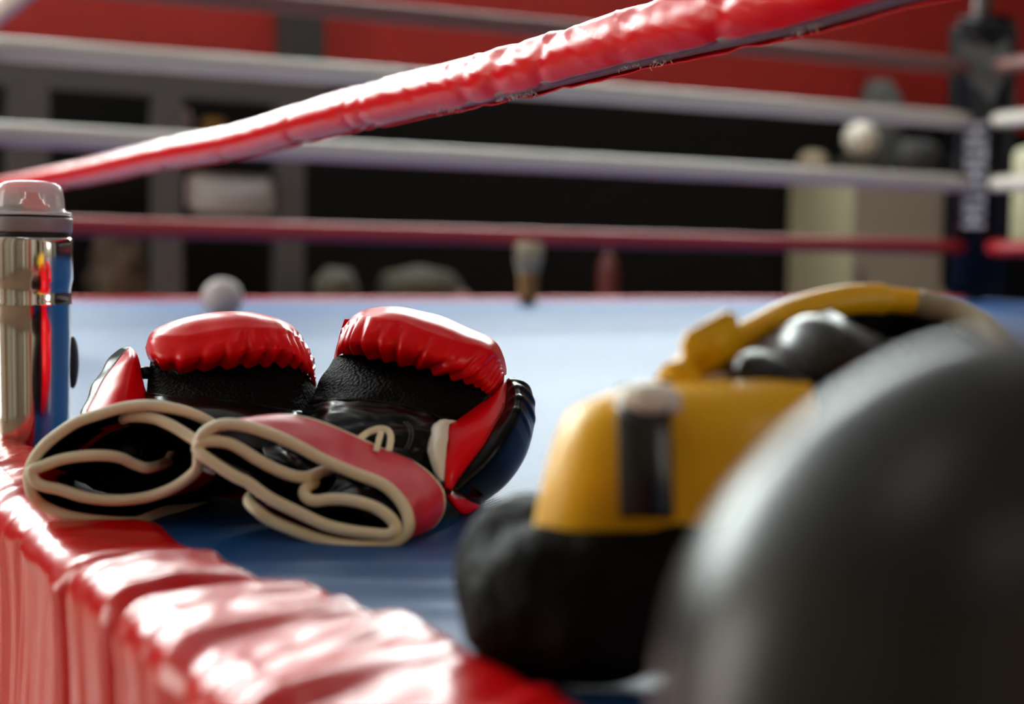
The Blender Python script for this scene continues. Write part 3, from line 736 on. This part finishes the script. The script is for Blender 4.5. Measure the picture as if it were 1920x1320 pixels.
p2 = [(545, 800, 1.02), (605, 805, .975), (640, 810, .968), (680, 818, .962), (720, 828, .96), (755, 842, .958), (780, 858, .957), (798, 868, .96), (812, 866, .97), (826, 856, .985)]
p3 = [(530, 830, 1.0), (605, 850, .955), (640, 860, .95), (680, 870, .945), (720, 885, .94), (755, 900, .94), (780, 910, .94), (800, 915, .945), (815, 912, .955), (832, 905, .97)]
link('palm_leather', loft([C3(m2), C3(p1), C3(p2), C3(p3)], 70, 34, lambda u, v: .0035 * max(0, noise.noise(Vector((u * 5 + v * 3, v * 5, 5)))) + .001 * noise.noise(Vector((u * 12, v * 14, 2)))), M['black_leather'], GR, solid=.002)
# double line of stitches on the palm
bm = bmesh.new()
for off in (0, 6):
    st = cr(C3([(757 + off, 791, .976), (765 + off, 800, .974), (768 + off, 815, .968), (765 + off, 830, .962), (759 + off, 842, .957)]), 26)
    for i in range(0, 25, 2): tube([st[i], st[i + 1]], .0006, n=3, ns=5, bm=bm)
link('stitching', bm, M['mid_grey'], GR)
# side panel (red) and thumb (black)
ra = [(921, 746, 1.062), (885, 767, 1.035), (856, 790, 1.012), (840, 802, .992), (837, 836, .972), (831, 875, .955), (834, 915, .95)]
rb = [(938, 735, 1.055), (915, 770, 1.025), (890, 798, 1.0), (868, 825, .98), (856, 855, .966), (845, 890, .955), (840, 917, .953)]
rc = [(950, 713, 1.07), (949, 745, 1.045), (944, 770, 1.025), (925, 802, 1.0), (907, 834, .985), (880, 868, .972), (844, 918, .958)]
link('side_panel', loft([C3(ra), C3(rb), C3(rc)], 50, 20, lambda u, v: .002 * math.sin(math.pi * v)), M['red_leather'], GR, solid=.0012)
bm = bmesh.new(); st = cr(C3([(x - 4, y - 1, Y - .0022) for x, y, Y in rc[1:]]), 70)
for i in range(6, 69, 2): tube([st[i], st[i + 1]], .0005, n=3, ns=5, bm=bm)
link('seam_stitching', bm, M['dark_red'], GR)
o1 = [(956, 709, 1.07), (972, 725, 1.045), (975, 760, 1.02), (962, 800, 1.0), (942, 838, .985), (912, 880, .975), (862, 925, .965)]
o2 = [(962, 708.5, 1.085), (993, 727, 1.085), (1003, 770, 1.07), (997, 815, 1.055), (980, 862, 1.04), (945, 910, 1.025), (894, 948, 1.02)]
o3 = [(958, 712, 1.10), (978, 735, 1.12), (985, 780, 1.12), (980, 825, 1.10), (962, 870, 1.08), (930, 905, 1.06), (890, 938, 1.04)]
link('thumb_shell', loft([C3(rc), C3(o1), C3(o2), C3(o3)], 110, 50, lambda u, v: .0022 * (max(0, math.sin(u * 52 - v * 7)) - .5) * math.sin(math.pi * min(1, v * 1.6)) ** 1 * (1 - smooth(.28, .60, u)) * smooth(0, .06, u)), M['black_leather'], GR, solid=.001)
w0 = [(855, 790, 1.006), (842, 796, .99), (839, 815, .976), (836, 845, .962), (832, 880, .95), (830, 902, .945)]
w1 = [(838, 788, .996), (829, 797, .98), (824, 820, .966), (820, 845, .956), (823, 875, .946), (827, 900, .942)]
w2 = [(825, 789, 1.0), (811, 800, .988), (806, 822, .975), (803, 845, .965), (812, 876, .952), (825, 902, .945)]
link('white_trim_tape', loft([C3(w0), C3(w1), C3(w2)], 40, 12, lambda u, v: .0008 * noise.noise(Vector((u * 9, v * 3, 0)))), M['white_trim'], GR, solid=.0018)
# lace loop
def flat_band(path, w, m, name, parent):
    c = cr(C3(path), 40); L = []; Rr = []
    for i, p in enumerate(c):
        t = c[min(39, i + 1)] - c[max(0, i - 1)]; n = Vector((t.z, 0, -t.x)).normalized() * w
        L.append(p + n); Rr.append(p - n)
    return link(name, loft([L, [(a + b) / 2 + Vector((0, -.0006, 0)) for a, b in zip(L, Rr)], Rr], 40, 7), m, parent, solid=.0012)
flat_band([(660, 836, .94), (674, 823, .945), (690, 811, .95), (711, 804, .952), (727, 807, .95), (733, 821, .945), (729, 846, .937)], .0021, M['cream'], 'lace_loop', GR)
flat_band([(715, 808, .948), (711, 824, .944), (705, 846, .936)], .0019, M['cream'], 'lace_loop', GR)
# underside: red back of the hand and pull tab touching the canvas
link('back_tab', loft([C3([(838, 925, .97), (850, 945, .99), (862, 960, 1.0), (880, 955, 1.02)]), C3([(842, 930, .96), (855, 952, .972), (872, 962, .99), (896, 952, 1.015)]), C3([(845, 922, .97), (862, 932, .98), (880, 936, .995), (896, 947, 1.02)])], 20, 10), M['red_leather'], GR, solid=.002)
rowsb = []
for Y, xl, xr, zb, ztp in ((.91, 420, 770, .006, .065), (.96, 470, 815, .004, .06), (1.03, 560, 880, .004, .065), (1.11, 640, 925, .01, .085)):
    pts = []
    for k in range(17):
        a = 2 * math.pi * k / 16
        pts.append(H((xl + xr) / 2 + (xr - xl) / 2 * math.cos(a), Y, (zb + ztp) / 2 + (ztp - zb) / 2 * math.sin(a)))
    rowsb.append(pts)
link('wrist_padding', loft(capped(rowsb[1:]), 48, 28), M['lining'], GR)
# cuff: outer strap (red vinyl between two cream bindings)
S1_ = [(372, 836, .905), (378, 818, .90), (390, 806, .90), (415, 796, .90), (454, 798, .90), (506, 813, .90), (558, 836, .90), (610, 864, .90), (662, 886, .90), (715, 907, .898), (746, 933, .895), (763, 962, .89), (766, 988, .885), (752, 1009, .885), (715, 1022, .885), (662, 1023, .885), (610, 1014, .888), (558, 997, .89), (506, 974, .892), (480, 955, .893), (467, 940, .90), (474, 926, .92)]
S2_ = [(400, 828, .94), (410, 812, .935), (430, 800, .93), (470, 786, .93), (517, 780, .93), (564, 783, .93), (610, 796, .932), (662, 818, .935), (715, 842, .948), (767, 864, .945), (803, 888, .94), (826, 915, .937), (832, 940, .934), (826, 966, .932), (805, 990, .93), (760, 1000, .93), (700, 1000, .93), (630, 990, .93), (560, 970, .93), (500, 948, .935)]
link('cuff_binding', tube(C3(S1_), PR, n=180, ns=14), M['cream'], GR)
link('strap_binding', tube(C3(S2_), .0013, n=180, ns=10), M['cream'], GR)
sm_ = [((a[0] + b[0]) / 2, (a[1] + b[1]) / 2, (a[2] + b[2]) / 2) for a, b in zip(S1_, S2_)]
midl = []
for (a, b) in zip(C3(S1_), C3(S2_)):
    midl.append((a + b) / 2)
cen = sum(midl, Vector()) / len(midl)
midl = [p + (p - cen).normalized() * .0012 for p in midl]
link('wrist_strap', loft([C3(S1_), midl, C3(S2_)], 120, 16, lambda u, v: .0006 * noise.noise(Vector((u * 10, v * 2, 0)))), M['strap'], GR, solid=.0022)
C2_ = [(590, 905, .92), (575, 914, .905), (570, 924, .90), (576, 934, .895), (592, 939, .893), (623, 936, .892), (662, 939, .89), (700, 950, .888), (725, 965, .886), (740, 982, .885), (740, 996, .883), (725, 1003, .883), (700, 1001, .883), (660, 996, .884), (610, 984, .886), (558, 960, .888), (506, 934, .89), (467, 906, .892), (441, 893, .893), (407, 872, .895), (382, 855, .897), (370, 843, .90), (374, 833, .90), (389, 827, .90), (415, 828, .90), (441, 836, .90), (480, 860, .90), (519, 881, .90), (552, 893, .902), (579, 894, .908), (600, 886, .925), (620, 880, .95)]
link('cuff_binding', tube(C3(C2_), PR, n=240, ns=14), M['cream'], GR)
ribbon(C2_[:12], .06, M['lining'], 'inner_flap', GR, dz=.0)
ribbon(C2_[11:22], .05, M['lining'], 'cuff_lining', GR, dz=.002)
ribbon(C2_[21:], .05, M['lining'], 'inner_flap', GR, dz=.002)
# glossy fold of leather seen inside the cuff
link('inner_fold', loft([C3([(492, 838, .95), (520, 838, .955), (560, 846, .96), (590, 866, .96)]), C3([(500, 858, .935), (530, 858, .935), (560, 866, .94), (590, 880, .945)]), C3([(520, 876, .93), (545, 882, .93), (570, 886, .935), (592, 886, .94)])], 24, 12, lambda u, v: .002 * noise.noise(Vector((u * 5, v * 4, 3)))), M['black_leather'], GR, solid=.0015)
link('inner_fold', loft([C3([(625, 880, .95), (660, 895, .95), (700, 908, .945), (735, 930, .94)]), C3([(630, 905, .925), (665, 912, .925), (700, 922, .922), (735, 945, .92)]), C3([(600, 935, .91), (650, 935, .90), (700, 946, .90), (735, 968, .90)])], 24, 12, lambda u, v: .002 * noise.noise(Vector((u * 5, v * 4, 9)))), M['black_leather'], GR, solid=.0015)

# ------------------------------------------------------------------ yellow headguard
HG = thing('headguard', 'yellow leather headguard with black lining lying on the canvas at right', 'headguard', H(1300, .66, 0))
def ell(cx, cy, ax, ay, h, a0, a1, n, rot=0.0, hf=None):
    out = []
    for i in range(n):
        a = math.radians(a0 + (a1 - a0) * i / (n - 1)); x = ax * math.cos(a); y = ay * math.sin(a)
        c, s = math.cos(rot), math.sin(rot)
        out.append(Vector((cx + x * c - y * s, cy + x * s + y * c, Z0 + (hf(a) if hf else h))))
    return out
# padded black roll at the bottom (lumpy)
roll_c = C3([(1560, 1075, .68), (1440, 1095, .64), (1310, 1115, .61), (1190, 1130, .60), (1090, 1140, .595), (1015, 1130, .605), (985, 1090, .635), (1020, 1040, .67), (1080, 1000, .72)])
bm = tube(roll_c, .0325, n=90, ns=28, rf=lambda u: (.55 + .45 * smooth(0, .15, u)) * (1 - .35 * smooth(.75, 1, u)))
for v in bm.verts:
    v.co += (v.co - CAMP).normalized() * 0 + Vector((noise.noise(v.co * 35), noise.noise(v.co * 35 + Vector((9, 0, 0))), noise.noise(v.co * 35 + Vector((0, 9, 0))))) * .006
    if v.co.z < Z0 + .002: v.co.z = Z0 + .002
link('padded_roll', bm, M['black_pad'], HG)
# yellow front panel
fa = C3([(1010, 1020, .61), (1080, 1010, .60), (1160, 1000, .60), (1260, 1000, .60), (1360, 960, .61), (1480, 900, .63)])
fb = C3([(1050, 900, .625), (1100, 890, .61), (1170, 880, .605), (1260, 880, .605), (1370, 860, .61), (1500, 830, .63)])
fc = C3([(1085, 800, .64), (1120, 790, .625), (1180, 775, .62), (1270, 770, .615), (1380, 765, .62), (1510, 755, .64)])
fd = C3([(1095, 790, .665), (1130, 776, .66), (1190, 756, .665), (1280, 744, .665), (1390, 738, .67), (1520, 734, .68)])
link('front_panel', loft([fa, fb, fc, fd], 40, 24, lambda u, v: .003 * math.sin(math.pi * v)), M['yellow'], HG, solid=.012)
# strap over the front panel
bs = C3([(1212, 970, .585), (1210, 900, .585), (1208, 830, .588), (1206, 785, .592), (1207, 765, .602), (1212, 748, .62), (1220, 732, .65), (1232, 732, .68), (1245, 745, .69)])
bm = bmesh.new(); side = Vector((.0112, 0, 0)); cc = cr(bs, 40); rows = []
for i, p in enumerate(cc):
    t = (cc[min(39, i + 1)] - cc[max(0, i - 1)]).normalized(); n = t.cross(Vector((1, 0, 0))).normalized() * .003
    k = 1 + .45 * smooth(.5, .7, i / 39)
    rows.append([bm.verts.new(p + side * a * k + n * b) for a, b in ((-1, -1), (1, -1), (1, 1), (-1, 1))])
grid_faces(bm, rows, cu=True); bm.faces.new(rows[0]); bm.faces.new(rows[-1])
link('strap', bm, M['black_gloss'], HG)
link('strap_glare', blob(W(1214, 750, .603), .0150, .014, .0078, 3, .1), M['white_trim'], HG)['label'] = 'painted white glare on the strap top'  # pale blob imitating glare where the strap crosses the rim
link('panel_edge_glare', tube([p + Vector((0, -.008, .005)) for p in fd[2:]], .0058, n=40, ns=12), mat('pale_edge_glare', (.85, .66, .42), .5), HG)  # pale tube imitating glare along the panel's top edge
# back wall: yellow rim, black lining
rim = C3([(1262, 712, .64), (1300, 690, .665), (1360, 655, .69), (1420, 618, .71), (1475, 588, .735), (1560, 568, .76), (1640, 562, .775), (1720, 568, .78), (1800, 592, .77), (1865, 635, .74), (1900, 700, .70), (1905, 780, .66)])
yr = rim[:8]
link('rim_padding', tube(yr, .0085, n=60, ns=16, rf=lambda u: .8 + .3 * math.sin(u * 9) * .4 + (.15 if u < .9 else 0)), M['yellow'], HG)
gr = rim[7:]
link('rear_rim', tube(gr, .008, n=40, ns=14), M['beige'], HG)
low = [Vector((p.x * .97 + .004, p.y - .01, Z0 + .012)) for p in rim]
midw = [(a + b) / 2 + Vector((0, .012, 0)) for a, b in zip(rim, low)]
link('inner_lining', loft([rim, midw, low], 80, 20, lambda u, v: .004 * noise.noise(Vector((u * 9, v * 3, 0)))), M['black_pad'], HG, solid=.010)
link('outer_shell', loft([[p + Vector((0, .008, -.004)) for p in rim], [p + Vector((0, .016, 0)) for p in midw], [p + Vector((0, .014, -.009)) for p in low]], 80, 14), M['yellow'], HG, solid=.004)
# lining folds inside: black cushions with a grey sheen
link('crown_pad', loft([C3([(1300, 735, .66), (1380, 680, .68), (1470, 620, .71), (1560, 590, .73)]), C3([(1330, 745, .64), (1420, 695, .655), (1500, 640, .67), (1600, 600, .69)]), C3([(1400, 760, .64), (1480, 735, .645), (1560, 700, .65), (1680, 640, .66)]), C3([(1440, 790, .66), (1520, 790, .66), (1620, 760, .67), (1740, 700, .68)])], 40, 24, lambda u, v: .006 * math.sin(u * 15) * math.sin(math.pi * v)), M['black_gloss'], HG, solid=.006)
# yellow tab
tb = C3([(1292, 640, .655), (1340, 606, .655), (1384, 582, .66), (1402, 640, .66), (1350, 672, .655), (1300, 700, .65)])
a, b, c, dd = W(1284, 630, .645), W(1382, 574, .655), W(1404, 656, .655), W(1302, 712, .645)
n = (b - a).cross(dd - a).normalized() * .010
bm = bmesh.new(); v0 = [bm.verts.new(p) for p in (a, b, c, dd)]; v1 = [bm.verts.new(p + n) for p in (a, b, c, dd)]
bm.faces.new(v0); bm.faces.new(v1)
for i in range(4): bm.faces.new([v0[i], v0[(i + 1) % 4], v1[(i + 1) % 4], v1[i]])
bmesh.ops.bevel(bm, geom=bm.edges[:], offset=.003, segments=2, affect='EDGES')
link('buckle_tab', bm, M['yellow'], HG)

# ------------------------------------------------------------------ big blurred black glove, right foreground
BG = thing('black_boxing_glove', 'black leather boxing glove standing upright in the blurred right foreground', 'boxing glove', Vector((.112, .33, Z0)))
bx, by = .108, .30
bm = bmesh.new(); rows = []
prof = [(.0, .064), (.03, .069), (.06, .071), (.085, .070), (.105, .064), (.122, .054), (.136, .041), (.146, .026), (.151, .010), (.1515, .0005)]
pp = cr([Vector((r, 0, z)) for z, r in prof], 40)
for q in pp:
    r, z = q.x, q.z + .014
    lean = Vector((.010 * (z / .15) ** 2, .02 * (z / .15), 0))
    row = []
    for k in range(64):
        a = 2 * math.pi * k / 64
        rr = r * (1 + .04 * math.cos(2 * a) + .015 * noise.noise(Vector((math.cos(a) * 1.5, math.sin(a) * 1.5, z * 20))))
        row.append(bm.verts.new(Vector((bx + rr * math.cos(a) * 1.05, by + rr * math.sin(a) * .85, Z0 + z)) + lean))
    rows.append(row)
grid_faces(bm, rows, cu=True); bm.faces.new(rows[0]); bm.faces.new(rows[-1])
link('fist_padding', bm, M['black_gloss'], BG)
link('thumb', tube([Vector((bx + .06, by + .03, Z0 + .03)), Vector((bx + .085, by + .035, Z0 + .07)), Vector((bx + .080, by + .03, Z0 + .105)), Vector((bx + .062, by + .02, Z0 + .13))], .022, n=30, ns=20, rf=lambda u: math.sqrt(max(.02, 1 - (2 * u - 1) ** 4))), M['black_gloss'], BG)
link('cuff_binding', tube([Vector((bx + .057 * math.cos(a), by + .047 * math.sin(a), Z0 + .0165)) for a in [2 * math.pi * k / 16 for k in range(16)]], .004, n=64, ns=10, closed=True), M['dark_grey'], BG)
